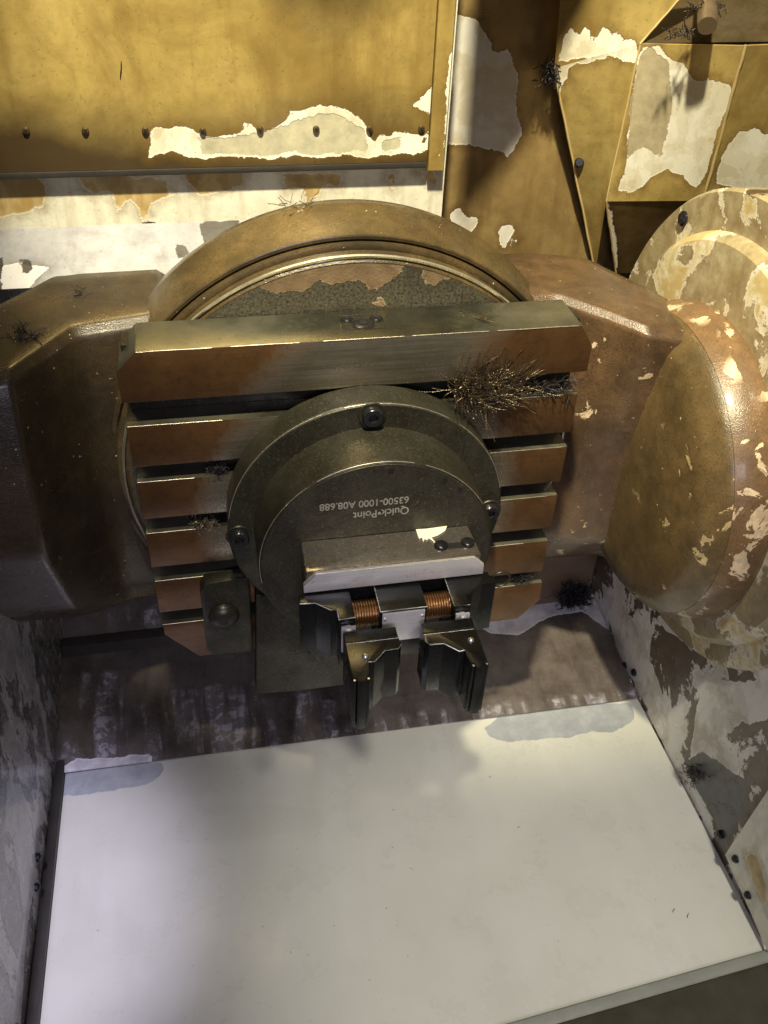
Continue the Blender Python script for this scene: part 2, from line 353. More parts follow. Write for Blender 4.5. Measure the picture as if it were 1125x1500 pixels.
def wet(name, a, b, milk, st, lo, up, peel=True, sc=40, pn=None):
    g = G(name); n = g.noise(20, 6, .65); n2 = g.noise(160, 6, .7); s1 = g.noise(1, 6, .62, g.stretch(st)); s2 = g.noise(1, 5, .6, g.stretch(tuple(x*2.3 for x in st)))
    col = g.mix(g.rng(n, .3, .7), a, b); col = g.mix(g.rng(s1, .5, .7, 0, .6), col, tuple(x*.35 for x in a))
    v, m = edge_mask(g, 'milk', .03, 28, .004)
    drop = g.rng(g.noise(95, 5, .6, None, .6), .50, .56); col_ = g.rng(s2, lo, up)
    mk_ = g.math('MULTIPLY', m, g.math('MULTIPLY', col_, g.math('ADD', g.math('MULTIPLY', drop, .6), .25)))
    col = g.mix(g.math('MULTIPLY', mk_, .8), col, milk)  # pale coolant streaks, with wet glints painted into the same colour
    h = g.math('ADD', g.math('MULTIPLY', n2, .6), g.math('MULTIPLY', s2, 1.0))
    if peel:
        v, m = edge_mask(g, 'peel', .012, 55)
        if pn: v = g.math('MAXIMUM', v, g.math('MULTIPLY', g.math('SUBTRACT', g.noise(1, 8, .68, g.stretch(pn[0])), pn[1]), .03)); m = g.rng(v, -.0003, .0003)
        pc = g.mix(g.rng(g.noise(50, 5), .35, .65), (.36, .34, .36), (.58, .56, .58)); col = g.mix(m, col, pc)
        col = g.mix(g.math('MULTIPLY', m, g.rng(v, .0002, .002, .6, 0)), col, (.75, .74, .74)); h = g.math('ADD', h, m)
    return g.done(col, g.rng(g.noise(45, 6, .7), .3, .7, .08, .40), 0, g.bump(h, .0013, .8), coat=.5)
M['backfloor'] = wet('wet_back_floor', (.050, .040, .035), (.125, .105, .095), (.42, .41, .45), (26, 4, 4), .46, .64)
M['lwall'] = wet('wet_left_wall', (.075, .066, .062), (.20, .18, .17), (.50, .49, .52), (26, 40, 26), .48, .56, pn=((16, 16, 9), .535))
# ------------------------------------------------------------------ the setting: floor, walls
ZF = -.36; XL, XR = -.347, .364
floor = tag(sheet('floor', [(XL+.012, -.75, ZF), (XR, -.75, ZF), (XR, .008, ZF), (XL+.012, .014, ZF)], M['floor'], res=.008, attrs={
    'bare': [[(708,1068),(730,1050),(800,1040),(870,1030),(925,1030),(930,1055),(900,1072),(860,1073),(835,1080),(800,1082),(750,1087),(725,1083)],
             [(80,1135),(140,1122),(200,1115),(240,1117),(236,1135),(215,1150),(180,1155),(130,1162),(78,1166)]],
    'darker_patch': [[(255,1230),(262,1195),(300,1180),(380,1175),(470,1185),(480,1215),(400,1222),(330,1235),(270,1236)]]}), kind='structure')
YB, ZB = .172, -.336
bf = tag(sheet('back_floor', [(XL, .010, ZF+.004), (XR, .004, ZF+.004), (XR, YB, ZB), (XL, YB, ZB)], M['backfloor'], res=.006, attrs={
    'milk': [[(105,1128),(120,985),(195,980),(185,1110)],[(200,1110),(190,1030),(250,1010),(370,1000),(400,1060),(430,1010),(500,1030),(480,1092),(300,1108)],[(80,1125),(90,1085),(500,1060),(930,1010),(935,1030),(500,1095)]],  # coolant streaks; the last outline paints the lit lower margin
    'peel': [[(690,912),(720,928),(760,930),(800,905),(850,895),(905,930),(925,1000),(960,1010),(900,870),(760,860)],[(85,1130),(110,1112),(220,1105),(225,1118),(80,1140)]]}), kind='structure')
bb = tag(sheet('back_slope', [(XL, YB+.012, ZB+.012), (XR, YB+.012, ZB+.012), (XR, .40, -.20), (XL, .40, -.20)], M['backfloor'], res=.008, attrs={
    'milk': [[(95,955),(150,930),(160,880),(200,900),(235,880),(240,950)]], 'peel': [[(700,925),(760,860),(880,840),(900,900),(800,930)]]}), kind='structure')
st = tag(box('step_strip', (XL, YB-.004, ZB-.01), (.05, YB+.012, ZB+.018), M['trim'], None, .003), 'black strip along the step under the slotted table', 'strip')
tag(box('splash_guard', (.19, YB-.006, ZB-.006), (.353, YB+.004, -.235), plain('brown_corner', (.13, .085, .06), .33, 0, .4, 24, .0004, .3), None, .002), 'brown upright splash guard behind right end of slotted table', 'guard')
tr = tag(box('edge_trim', (XL+.0005, -.75, ZF-.02), (XL+.0115, .16, ZF+.006), M['trim'], None, .002), 'black trim strip between pale floor sheet and wet left wall', 'trim')
wl = tag(sheet('wall_left', [(XL, -.8, ZF-.05), (XL, .42, ZF-.05), (XL, .42, .12), (XL, -.8, .12)], M['lwall'], res=.008, attrs={
    'milk': [[(0,1000),(0,890),(90,900),(92,1090),(60,1330),(20,1500),(0,1500)]], 'peel': [[(10,1140),(30,1150),(42,1180),(55,1280),(40,1350),(30,1500),(15,1500),(35,1340),(20,1230),(8,1215)],[(0,900),(25,910),(35,960),(15,1000),(0,985)]]}), kind='structure')  # coolant streaks, with the wall's wet highlights painted in
wr = tag(sheet('wall_right', [(XR+.002, -.8, ZF-.05), (XR+.002, .42, ZF-.05), (XR+.002, .42, .06), (XR+.002, -.8, .06)], M['rwall'], res=.006, attrs={
    'peel': [[(950,905),(1010,895),(1060,918),(1125,880),(1125,965),(1060,970),(1000,940)],[(880,850),(930,910),(960,915),(950,960),(1000,1090),(985,1120),(935,1010),(905,960)],[(1030,985),(1080,1000),(1125,990),(1125,1050),(1090,1060),(1010,1110)],[(1070,1230),(1125,1190),(1125,1300),(1080,1260)]],
    'bare': [[(1000,1120),(1030,1100),(1100,1150),(1065,1235)]]}), kind='structure')
sw = tag(sheet('side_skirt', [H(1062,1252,'x',.358), H(1125,1395,'x',.358), H(1250,1330,'x',.358), H(1140,1135,'x',.358)], M['stained'], res=.006, attrs={
    'peel': [[(1090,1250),(1110,1245),(1125,1300),(1125,1340),(1100,1290)]], 'bare': []}), 'cream stained skirt plate with small bolts low on the right wall', 'plate')
# bolts on it and near it
def bolt(name, p, axis, r, mat, parent, h=.004, n=20):
    d = Vector(axis).normalized(); prof = [(0, r), (h*.6, r), (h, r*.72)]
    a = d.orthogonal().normalized(); b = d.cross(a); v = []; f = []
    for (t, q) in prof:
        for k in range(n): an = 2*math.pi*k/n; v.append(Vector(p)+d*t+(a*math.cos(an)+b*math.sin(an))*q)
    for j in range(2):
        for k in range(n): f.append((j*n+k, j*n+(k+1) % n, (j+1)*n+(k+1) % n, (j+1)*n+k))
    f.append(tuple(range(2*n, 3*n))); v6 = len(v)
    for k in range(6): an = math.pi/3*k; v.append(Vector(p)+d*(h+.0001)+(a*math.cos(an)+b*math.sin(an))*q*.62)
    o = mk(name, v, f, mat, parent, 30); 
    hv = v[v6:]+[x+d*.0004 for x in v[v6:]]
    mk('socket', hv, [tuple(range(6)), tuple(range(6, 12))]+[(k, (k+1) % 6, 6+(k+1) % 6, 6+k) for k in range(6)], M['blackhole'], o)
    return o
for u, v in ((1079,1258),(1097,1311)): bolt('bolt', H(u, v, 'x', .358), (-1, 0, 0), .0042, M['bolt'], sw)
for u, v in ((1057,1222),(930,985),(916,975)): bolt('bolt', H(u, v, 'x', XR+.002), (-1, 0, 0), .0048, M['bolt'], wr)
for u, v in ((54,1256),(52,1300)): bolt('bolt', H(u, v, 'x', XL), (1, 0, 0), .0045, M['bolt'], wl)
# sill at the door
a, b = H(800,1484,'z',ZF+.004), H(1125,1391,'z',ZF+.004); d = (b-a).normalized(); nrm = Vector((d.y, -d.x, 0))
def slab(name, p, q, w, z0, z1, mat, bev):
    q2, p2 = q+nrm*w, p+nrm*w
    vs = [(*x[:2], z) for z in (z0, z1) for x in (p, q, q2, p2)]
    return mk(name, vs, [(0,1,2,3),(4,5,6,7),(0,1,5,4),(1,2,6,5),(2,3,7,6),(3,0,4,7)], mat, None, 40, bev)
pa, qa = a-d*.5, a+d*.252
tag(slab('wiper_strip', pa, qa, .012, ZF+.001, ZF+.006, M['wiper'], .002), 'grey wiper strip lying across front of pale floor sheet', 'strip')
tag(slab('door_sill', pa+nrm*.0125, qa+nrm*.0125, .16, ZF+.001, ZF+.010, M['sill'], .003), 'dark oily door sill plate at front of floor', 'sill')
# ------------------------------------------------------------------ upper back wall
YP = .28; YS = .290
zb = .226
tag(sheet('wall_back', [(-.75, YS, .162), (.135, YS, .162), (.135, YS, .40), (-.75, YS, .40)], M['stained'], res=.005, attrs={
    'peel': [[(-40,255),(60,256),(75,275),(65,308),(40,312),(0,322),(-40,322)],[(110,250),(180,248),(200,258),(230,255),(245,262),(262,288),(235,295),(222,305),(216,328),(207,328),(200,305),(190,295),(172,318),(160,285),(140,290),(120,280)],
             [(240,246),(360,250),(362,275),(330,282),(290,290),(270,265)],[(408,248),(505,250),(500,278),(475,275),(470,290),(458,290),(455,310),(446,310),(444,280),(415,280)],[(600,250),(640,245),(648,280),(630,270)],[(560,255),(580,250),(585,275),(572,280)]],
    'bare': [[(206,326),(228,326),(228,333),(206,333)]]}), kind='structure')
tag(sheet('ledge', [(-.75, .235, .128), (.10, .235, .128), (.10, YS-.001, .168), (-.75, YS-.001, .168)], peeling('ledge_grey', (.30, .30, .33), (.40, .40, .42), metal=0, blot=.2, amp=.008, under=[(0, (.48, .47, .50)), (.5, (.55, .54, .57)), (1, (.6, .59, .62))], extra=(.055, .045, .035)), res=.005, attrs={
    'peel': [[(0,390),(30,385),(50,388),(70,392),(40,425),(0,450)]],
    'bare': [[(293,326),(352,322),(352,370),(300,362)],[(254,358),(272,360),(276,375),(262,378)],[(-30,380),(4,378),(2,425),(-30,430)],[(28,378),(46,380),(48,396),(35,400)]]}), kind='structure')
cp = thing('cover_panel', 'golden stained sheet metal cover with riveted lower edge and peeling cream patch', 'panel', (-.1, YP, zb))
xe = .112
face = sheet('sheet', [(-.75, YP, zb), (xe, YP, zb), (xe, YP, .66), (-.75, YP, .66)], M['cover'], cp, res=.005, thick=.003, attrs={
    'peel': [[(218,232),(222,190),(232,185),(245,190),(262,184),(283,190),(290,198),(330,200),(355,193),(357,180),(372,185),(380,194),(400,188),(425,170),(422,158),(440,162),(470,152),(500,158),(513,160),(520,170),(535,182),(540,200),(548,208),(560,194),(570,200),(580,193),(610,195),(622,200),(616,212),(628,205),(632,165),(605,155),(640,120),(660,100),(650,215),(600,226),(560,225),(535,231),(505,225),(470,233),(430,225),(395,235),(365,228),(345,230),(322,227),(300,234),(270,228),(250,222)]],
    'bare': [[(283,196),(330,202),(400,192),(470,165),(500,170),(535,190),(540,222),(505,222),(470,228),(430,222),(395,230),(340,226),(300,226)],[(560,205),(590,200),(585,220),(560,222)]], 'grime_shade': [[(-300,165),(60,168),(140,178),(230,190),(400,172),(560,155),(620,175),(670,180),(670,300),(-300,300)],[(380,-60),(420,8),(470,30),(540,10),(560,-60)]]})  # bottom band and top spot darken where the sheet reflects dimly
flg = sheet('side_flange', [(xe+.001, YP-.004, zb-.008), (xe+.017, YP-.004, zb-.008), (xe+.017, YP-.004, .66), (xe+.001, YP-.004, .66)], M['cover'], cp, res=.004, thick=.035, attrs={
    'peel': [[(660,70),(655,110),(650,215),(640,235),(655,190),(665,120),(668,90)]], 'bare': [], 'grime_shade': []})
for u, v in ((38,191),(125,191),(213,191),(297,192),(381,190),(463,189),(541,189),(617,188)):
    bolt('rivet', H(u, v, 'y', YP), (0, -1, 0), .0034, M['rivet'], cp, .003, 16)
box('lower_lip', (-.75, YP-.0022, zb-.006), (xe, YP+.02, zb-.0003), M['trim'], cp, .001)
# recessed wall, slanted corner panels
YR = .37
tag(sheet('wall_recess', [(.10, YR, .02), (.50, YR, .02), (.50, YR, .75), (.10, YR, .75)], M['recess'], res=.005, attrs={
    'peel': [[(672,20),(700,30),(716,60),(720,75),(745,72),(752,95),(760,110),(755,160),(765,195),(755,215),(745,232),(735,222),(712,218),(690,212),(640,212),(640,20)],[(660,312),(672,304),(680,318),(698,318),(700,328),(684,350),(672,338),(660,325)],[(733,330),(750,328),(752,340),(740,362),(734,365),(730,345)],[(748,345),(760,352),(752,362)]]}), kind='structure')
wc = thing('corner_housing', 'angular golden sheet metal corner housing with welded seams and peeled cream patches', 'housing', (.30, .30, .1))
def Y(u, v, y): return H(u, v, 'y', y)
P0, P1, P3 = Y(826,-60,.325), Y(812,100,.335), Y(872,400,.364)
Q0, Q2, Q3, Q4 = Y(1046,-60,.285), Y(938,64,.302), Y(888,295,.318), Y(902,400,.352)
R2, R3 = Y(1092,67,.232), Y(1030,294,.285); R0 = Y(1235,-60,.20)
C1, C2 = Y(1260,60,.215), Y(1180,330,.26)
sheet('side_panel', [P3, Q3, Q2, P1], M['gold'], wc, res=.005, attrs={'bare': [], 'peel': [[(810,85),(842,85),(838,100),(832,110),(830,150),(818,130)],[(828,50),(838,40),(846,56),(858,38),(868,58),(885,36),(895,52),(905,45),(915,62),(925,52),(938,80),(936,95),(900,76),(870,82),(850,84),(815,90)]]})
sheet('upper_panel', [P1, Q2, Q0, P0], M['gold'], wc, res=.006, attrs={'bare': [], 'peel': [[(828,50),(838,40),(846,56),(858,38),(868,58),(885,36),(895,52),(905,45),(915,62),(925,52),(938,80),(936,95),(900,76),(870,82),(850,84),(815,90)]]})
sheet('chute_panel', [Q3, R3, R2, Q2], M['gold'], wc, res=.004, attrs={'peel': [[(930,95),(940,80),(965,80),(980,95),(1000,98),(1015,128),(1040,120),(1068,126),(1074,145),(1050,200),(1030,270),(1018,288),(1000,268),(975,255),(955,265),(925,287),(905,282),(915,245),(920,225),(918,200),(925,150)]], 'bare': [[(922,160),(932,95),(950,82),(975,98),(984,150),(975,200),(966,240),(940,222),(916,240)]]})
sheet('lower_panel', [Y(900,400,.355), Y(1060,400,.33), R3+Vector((0,.001,0)), Q3+Vector((0,.001,0))], M['dkgold'], wc, res=.006, attrs={'peel': [[(885,300),(893,300),(905,360),(903,400),(893,395)]]})
sheet('right_panel', [R3, C2, C1, R2], M['gold'], wc, res=.005, attrs={'bare': [], 'peel': [[(1050,268),(1055,230),(1070,205),(1080,190),(1105,185),(1125,195),(1160,200),(1160,275),(1100,272),(1075,274)]]})
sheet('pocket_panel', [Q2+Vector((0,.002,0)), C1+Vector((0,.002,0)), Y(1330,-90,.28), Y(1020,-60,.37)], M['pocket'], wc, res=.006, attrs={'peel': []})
def bead(p, q, r, mat, parent, nm='weld_seam', n=14):
    L = [p.lerp(q, i/n)+Vector((random.uniform(-1,1),random.uniform(-1,1),random.uniform(-1,1)))*r*.35 for i in range(n+1)]
    return strands(nm, [(L, r)], r, mat, parent, 6)
M['bead'] = peeling('bead', (.50, .36, .14), (.62, .50, .26)) if False else plain('seam_bead', (.52, .40, .18), .35, 0, .3, 120)
for p, q, r in ((P1, P3, .0014), (Q2, Q3, .0011), (R2, R3, .0018), (Q3, Q4, .0014), (Q2, Q0, .0011)): bead(p, q, r, M['bead'], wc)
stub = thing('stub_bolt', 'worn brown stub bolt hanging in dark pocket, chips around it', 'bolt', tuple(Y(1032,20,.25)))
pA, pB = Y(1038,-30,.29), Y(1036,38,.225); dd = (pB-pA).normalized(); aa = dd.orthogonal().normalized(); ab = dd.cross(aa)
vv = [p+(aa*math.cos(t)+ab*math.sin(t))*r for p, r in ((pA,.0095),(pA.lerp(pB,.9),.0095),(pB,.0088)) for t in [2*math.pi*k/24 for k in range(24)]]
mk('shank', vv, [(j*24+k, j*24+(k+1)%24, (j+1)*24+(k+1)%24, (j+1)*24+k) for j in range(2) for k in range(24)]+[tuple(range(24)), tuple(range(48,72))], M['tan'], stub, 40)
W1, W2 = Y(672,328,YR), Y(850,112,YR)        # lower edge of an added unseen plate, placed to shade the recessed wall
g1, g2 = W1.lerp(WORK, .24), W2.lerp(WORK, .24)
mk('shadow_plate', [g1, g2, g2+Vector((.0, .03, .35)), g1+Vector((-.004, .03, .45))]+[p+Vector((0, .002, 0)) for p in (g1, g2, g2+Vector((.0, .03, .35)), g1+Vector((-.004, .03, .45)))], [(0,1,2,3),(4,5,6,7),(0,1,5,4),(1,2,6,5),(2,3,7,6),(3,0,4,7)], M['dkgold'], wc)
bolt('bolt', Y(848,238,.345), (-.3, -1, .3), .0055, M['bolt'], wc, .006)
# ------------------------------------------------------------------ trunnion cradle
tc = thing('trunnion_cradle', 'brown oil-stained cast trunnion cradle carrying the slotted table', 'machine part', (0, .1, -.2))
def sec(yt, ym, yl, zt, zl, yb0, bk, zbk):  # front top, mid, low, back
    return [(yt, zt-.008), (yt+.012, zt), (bk, zt), (bk, zbk), (bk-.03, -.185), (yb0, -.175), (yl, zl), (ym, .01)]
loft('left_arm', [(-.42, sec(.0, -.03, .02, .162, -.11, .075, .10, -.1)), (-.305, sec(.0, -.035, .02, .162, -.11, .075, .142, -.1)), (-.28, sec(.004, -.036, .02, .162, -.11, .075, .178, -.12)),
      (-.264, sec(.03, .0, .035, .162, -.115, .08, .20, -.13)), (-.238, sec(.072, .06, .07, .162, -.13, .09, .20, -.14)), (-.16, sec(.09, .09, .09, .162, -.15, .10, .20, -.14))], M['arm_l'], tc, .62)
loft('middle_body', [(-.159, sec(.091, .091, .091, .161, -.15, .10, .199, -.14)), (.159, sec(.091, .091, .091, .161, -.15, .10, .199, -.14))], M['arm_l'], tc, .9)
loft('right_arm', [(.16, sec(.09, .09, .09, .162, -.12, .10, .20, -.12)), (.20, sec(.085, .085, .085, .162, -.12, .10, .20, -.12)), (.235, sec(.05, .055, .06, .160, -.115, .085, .20, -.12)), (.262, sec(.02, .04, .045, .158, -.115, .085, .195, -.12)),
      (.30, sec(.015, .03, .035, .152, -.115, .085, .13, -.12)), (.33, sec(.02, .03, .035, .140, -.11, .085, .11, -.11))], M['arm_r'], tc, .62)
CX, CZ = 0.0, .008
lathe('ring_housing', [(.198, .190), (.135, .234), (.118, .2365), (.082, .2290), (.0705, .2275), (.070, .2262), (.0705, .2235), (.082, .2225), (.082, .14)], 'y', (CX, 0, CZ), M['ring'], tc, 160, 28)
lathe('drum_cap', [(.2785, .02), (.2805, .08), (.2830, .118), (.2850, .1315), (.2885, .1395), (.2965, .1490), (.3000, .1525), (.3030, .1540)], 'x', (0, .030, 0), M['drum'], tc, 128, 50)
lathe('drum_rim', [(.3032, .1544), (.310, .1580), (.322, .1612), (.334, .1615), (.342, .1595), (.346, .1560), (.348, .148)], 'x', (0, .030, 0), M['drum_side'], tc, 128, 30)
flk = plain('pink_white_paint', (.62, .56, .56), .4, 0, .15, 200)
for pts in ([(149,610),(146,640),(147,662),(151,690)], [(155,722),(163,742),(174,768),(184,785)], [(139,560),(141,578),(138,600)], [(187,800),(193,812)]):
    L = [H(u, v, 'y', .074) for u, v in pts]; strands('paint_flake', [(L, .0016)], 0, flk, tc, 5)
# bearing housing on the right wall
bh = thing('bearing_housing', 'round cream bearing housing flange with tan stains behind brown drum', 'housing', (.36, .03, -.2))
lathe('flange', [(.42, .2), (.42, .234), (.358, .236), (.354, .233), (.3535, .12)], 'x', (0, .030, .028), M['flange'], bh, 160, 30)
lathe('collar', [(.3534, .206), (.349, .205), (.342, .198), (.3405, .188), (.3405, .10)], 'x', (0, .030, .020), M['flange'], bh, 128, 30)
for o in [c for c in bh.children]: paint(o, {'peel': [[(1000,330),(1020,310),(1050,300),(1100,310),(1125,330),(1125,345),(1060,345),(1020,360),(985,372)],[(990,400),(1030,385),(1060,390),(1060,430),(1020,430),(995,425)]], 'bare': [[(1085,272),(1130,278),(1125,285),(1090,285)]]}, (.3535, .03, .028), (-1, 0, 0))
bolt('bolt', H(1002,320,'x',.3535), (-1, 0, 0), .0075, M['bolt'], bh, .004)
# ------------------------------------------------------------------ rotary disc and slotted table
rd = thing('rotary_disc', 'dark crusted rotary disc behind slotted table', 'disc', (CX, .055, CZ-.21))
disc = lathe('disc_body', [(.081, .2215), (.0665, .2215), (.0655, .2185), (.066, .2160), (.0555, .2130), (.0535, .2105), (.0535, .2)], 'y', (CX, 0, CZ), M['ring'], rd, 160, 30)
fv, ff = [], []
n_r, n_t = 40, 200
for j in range(n_r+1):
    for k in range(n_t):
        r = .2099*j/n_r if j else 1e-5; t = 2*math.pi*k/n_t; fv.append((CX+r*math.cos(t), .0525, CZ+r*math.sin(t)))
for j in range(n_r):
    for k in range(n_t): ff.append((j*n_t+k, j*n_t+(k+1) % n_t, (j+1)*n_t+(k+1) % n_t, (j+1)*n_t+k))
fc = mk('crusted_face', fv, ff, M['crust'], rd)
paint(fc, {'peel': [[(362,412),(390,402),(420,388),(450,378),(480,366),(520,362),(560,364),(590,368),(595,385),(580,405),(560,420),(545,425),(530,412),(490,416),(470,412),(455,422),(425,430),(400,432),(385,422)],[(610,400),(640,380),(690,400),(660,408),(630,420)],[(545,440),(565,438),(568,446),(548,447)],[(325,412),(345,410),(345,420),(330,422)]]}, (0, .0525, 0), (0, -1, 0))
lathe('seal_ring', [(.0550, .2170), (.0535, .2160), (.0540, .2146), (.0556, .2150)], 'y', (CX, 0, CZ), plain('seal_ring_bright', (.62, .58, .45), .25, .8, .4, 60), rd, 160, 60, None, True)
tt = thing('slotted_table', 'rectangular steel slotted table with six brown-stained bars, standing upright', 'table', (0, .02, -.178))
box('base_plate', (-.196, .026, -.170), (.196, .050, .170), M['oil_steel'], tt, .002)
zs = [(.1315, .177), (.0675, .109), (.010, .0515), (-.0485, -.0065), (-.1085, -.066), (-.178, -.1255)]
for i, (z0, z1) in enumerate(zs):
    xl = xr = .199
    if i == 0: poly = [(-xl, z0), (xr, z0), (xr, z1-.020), (xr-.013, z1), (-xl+.016, z1), (-xl, z1-.017)]
    elif i == 5: poly = [(-xl+.032, z0), (xr-.022, z0), (xr, z0+.026), (xr-.001, z1), (-xl+.001, z1), (-xl+.001, z0+.038)]
    else: poly = [(-xl, z0), (xr-.004, z0), (xr-.004, z1), (-xl, z1)]
    prism('slot_bar', poly, 'y', 0.0, .0255 if i else .0505, M['bars'], tt, .0011, 2)
for i, (z0, z1) in enumerate(zs):
    a_, b_ = (-.182, .185) if i == 0 else (-.198, .194)
    for k in range(5):                                   # broken runs of bright worn arris, edge highlight built in
        p = a_+(b_-a_)*k/5; q = p+(b_-a_)/5*random.uniform(.55, 1)
        if i and -.13 < (p+q)/2 < .12 and abs(z1) < .13: continue
        strands('worn_edge_glint', [([(p+(q-p)*t/6, .0002+random.uniform(-1, 1)*.0001, z1-.0003+random.uniform(-1, 1)*.00012) for t in range(7)], random.uniform(.0003, .0005))], 0, M['arris'], tt, 4)
# bright arrises drawn as strands
# stamped mark on top edge
def ring(name, c, ax, R, r, mat, parent, n=28):
    c = Vector(c); d = Vector(ax).normalized(); a = d.orthogonal().normalized(); b = d.cross(a); v = []; f = []
    for k in range(n):
        t = 2*math.pi*k/n; o = a*math.cos(t)+b*math.sin(t)
        for q in range(6): u = 2*math.pi*q/6; v.append(c+o*(R+r*math.cos(u))+d*r*math.sin(u))
    for k in range(n):
        for q in range(6): f.append((k*6+q, ((k+1) % n)*6+q, ((k+1) % n)*6+(q+1) % 6, k*6+(q+1) % 6))
    return mk(name, v, f, mat, parent, 60)
ztop = .1772
for u, v, R in ((508,468,.0046),(551,467,.0046),(532,475,.0085)):
    p = H(u, v, 'z', ztop); q = bolt('sunk_bolt', p-Vector((0, 0, .0008)), (0, 0, 1), R, M['bolt'], tt, .0022)
    ring('bolt_rim', p, (0, 0, 1), R+.0008, .0006, M['oil_steel'], q)
fr = [H(u, v, 'z', ztop) for u, v in ((497,463),(500,484),(566,480),(557,459),(497,463))]
strands('stamped_frame', [(fr, .00025)], 0, M['oil_steel'], tt, 4)
# ------------------------------------------------------------------ clamp bracket and tab plate
cb = thing('clamp_bracket', 'dark steel clamp plate with large round-head bolt at lower table corner', 'clamp', tuple(H(330,955,'y',-.01)))
yb = -.016
c4 = [H(u, v, 'y', yb) for u, v in ((293,868),(300,856),(364,845),(372,955),(312,960),(303,952))]
prism('plate', [(p.x, p.z) for p in c4], 'y', yb, -.0005, M['oil_steel'], cb, .002)
pb = H(328,901,'y',yb); prof = [(-.0006, .0150), (.0015, .0150), (.006, .0125), (.0085, .0075), (.0090, .0055)]
lathe('bolt_head', [(-a, r) for a, r in prof], 'y', (pb.x, yb, pb.z), M['oil_steel'], cb, 40, 50)
lathe('socket', [(-.0092, .0050), (-.0088, .0050)], 'y', (pb.x, yb, pb.z), M['blackhole'], cb, 6)
tp = [H(u, v, 'y', -.0165) for u, v in ((374,860),(374,1004),(440,999),(508,990),(520,860))]
tag(prism('tab_plate', [(p.x, p.z) for p in tp], 'y', -.0285, -.006, M['oil_steel'], None, .0015), 'dark steel tab plate hanging below the round flange', 'plate')
# ------------------------------------------------------------------ round riser with lettering
ri = thing('round_riser', 'stepped round steel riser with engraved lettering, bolted to slotted table', 'riser', (0, -.03, CZ-.125))
lathe('flange', [(-.0006, .1250), (-.028, .1255), (-.0300, .1235), (-.0302, .09)], 'y', (CX, 0, CZ), M['riser'], ri, 160, 30)
YD = -.0795
lathe('drum', [(-.0298, .1025), (-.0775, .1025), (-.0795, .1005), (-.0795, .0998)], 'y', (CX, 0, CZ), M['riser'], ri, 160, 30)
lathe('drum_face', [(-.0790, .1000), (-.0798, .0995)], 'y', (CX, 0, CZ), M['pit'], ri, 128, 30)
YF = -.0798
def arc(R, y, t0, t1, r): return strands('worn_edge_glint', [([(CX+R*math.cos(t0+(t1-t0)*k/60), y, CZ+R*math.sin(t0+(t1-t0)*k/60)) for k in range(61)], r)], 0, M['arris'], ri, 4)  # rim highlights drawn as bright strands along the worn edges
for t0, t1 in ((.2, .9), (1.0, 1.75), (1.9, 3.0)): arc(.1246, -.0291, t0, t1, .0004)
for t0, t1 in ((.5, 1.2), (1.3, 2.1), (2.2, 3.3)): arc(.1016, -.0787, t0, t1, .0004)
for u, v in ((545,607),(350,785),(716,747)):
    p = H(u, v, 'y', -.0302); lathe('washer', [(-.0303, .0118), (-.0316, .0112), (-.0316, .0070)], 'y', (p.x, 0, p.z), M['oil_steel'], ri, 40, 40)
    s = lathe('screw', [(-.0312, .0088), (-.0362, .0088), (-.0374, .0078), (-.0374, .0042), (-.0345, .0040)], 'y', (p.x, 0, p.z), M['bolt'], ri, 36, 40)
    lathe('socket', [(-.0346, .0040), (-.0344, .0040)], 'y', (p.x, 0, p.z), M['blackhole'], s, 6)
p = H(733,848,'y',-.0302); ring('hole_rim', (p.x, -.0302, p.z), (0, 1, 0), .0095, .0016, M['oil_steel'], ri)
p = H(540,662,'y',-.0302); 
for u, v in ((652,703),(674,717),(573,690)):
    p = H(u, v, 'y', YF); lathe('pin_hole', [(YF-.0004, .0022), (YF-.0001, .0022)], 'y', (p.x, 0, p.z), M['blackhole'], ri, 16)
def lettering(txt, u0, u1, v0, v1):
    cu = bpy.data.curves.new('t', 'FONT'); cu.body = txt; cu.size = .01; cu.extrude = .0001; cu.offset = .00012
    to = bpy.data.objects.new('t', cu); COL.objects.link(to); bpy.context.view_layer.update()
    me = bpy.data.meshes.new_from_object(to.evaluated_get(bpy.context.evaluated_depsgraph_get())); bpy.data.objects.remove(to)
    co = np.empty(len(me.vertices)*3); me.vertices.foreach_get('co', co); co = co.reshape(-1, 3)
    A, B = H(u0, v0, 'y', YF), H(u1, v1, 'y', YF)      # start (right) and end (left) of the base line: lettering is upside down
    w = co[:, 0].max()-co[:, 0].min(); L = (B-A).length; s = L/w; ex = (B-A)/L; ez = Vector((-ex.z, 0, ex.x))
    if ez.z > 0: ez = -ez
    c2 = np.array([A+ex*((x-co[:, 0].min())*s)+ez*(y*s*1.12)+Vector((0, -.0002-z*.3, 0)) for x, y, z in co]); c2 -= np.array(base(ri))
    me.vertices.foreach_set('co', c2.ravel()); me.materials.clear(); me.materials.append(M['print'])
    o = bpy.data.objects.new('lettering', me); COL.objects.link(o); o.parent = ri
lettering('Quick\u2022Point', 599, 517, 742, 751)
lettering('63500-1000 A08.688', 599, 468, 727, 739)
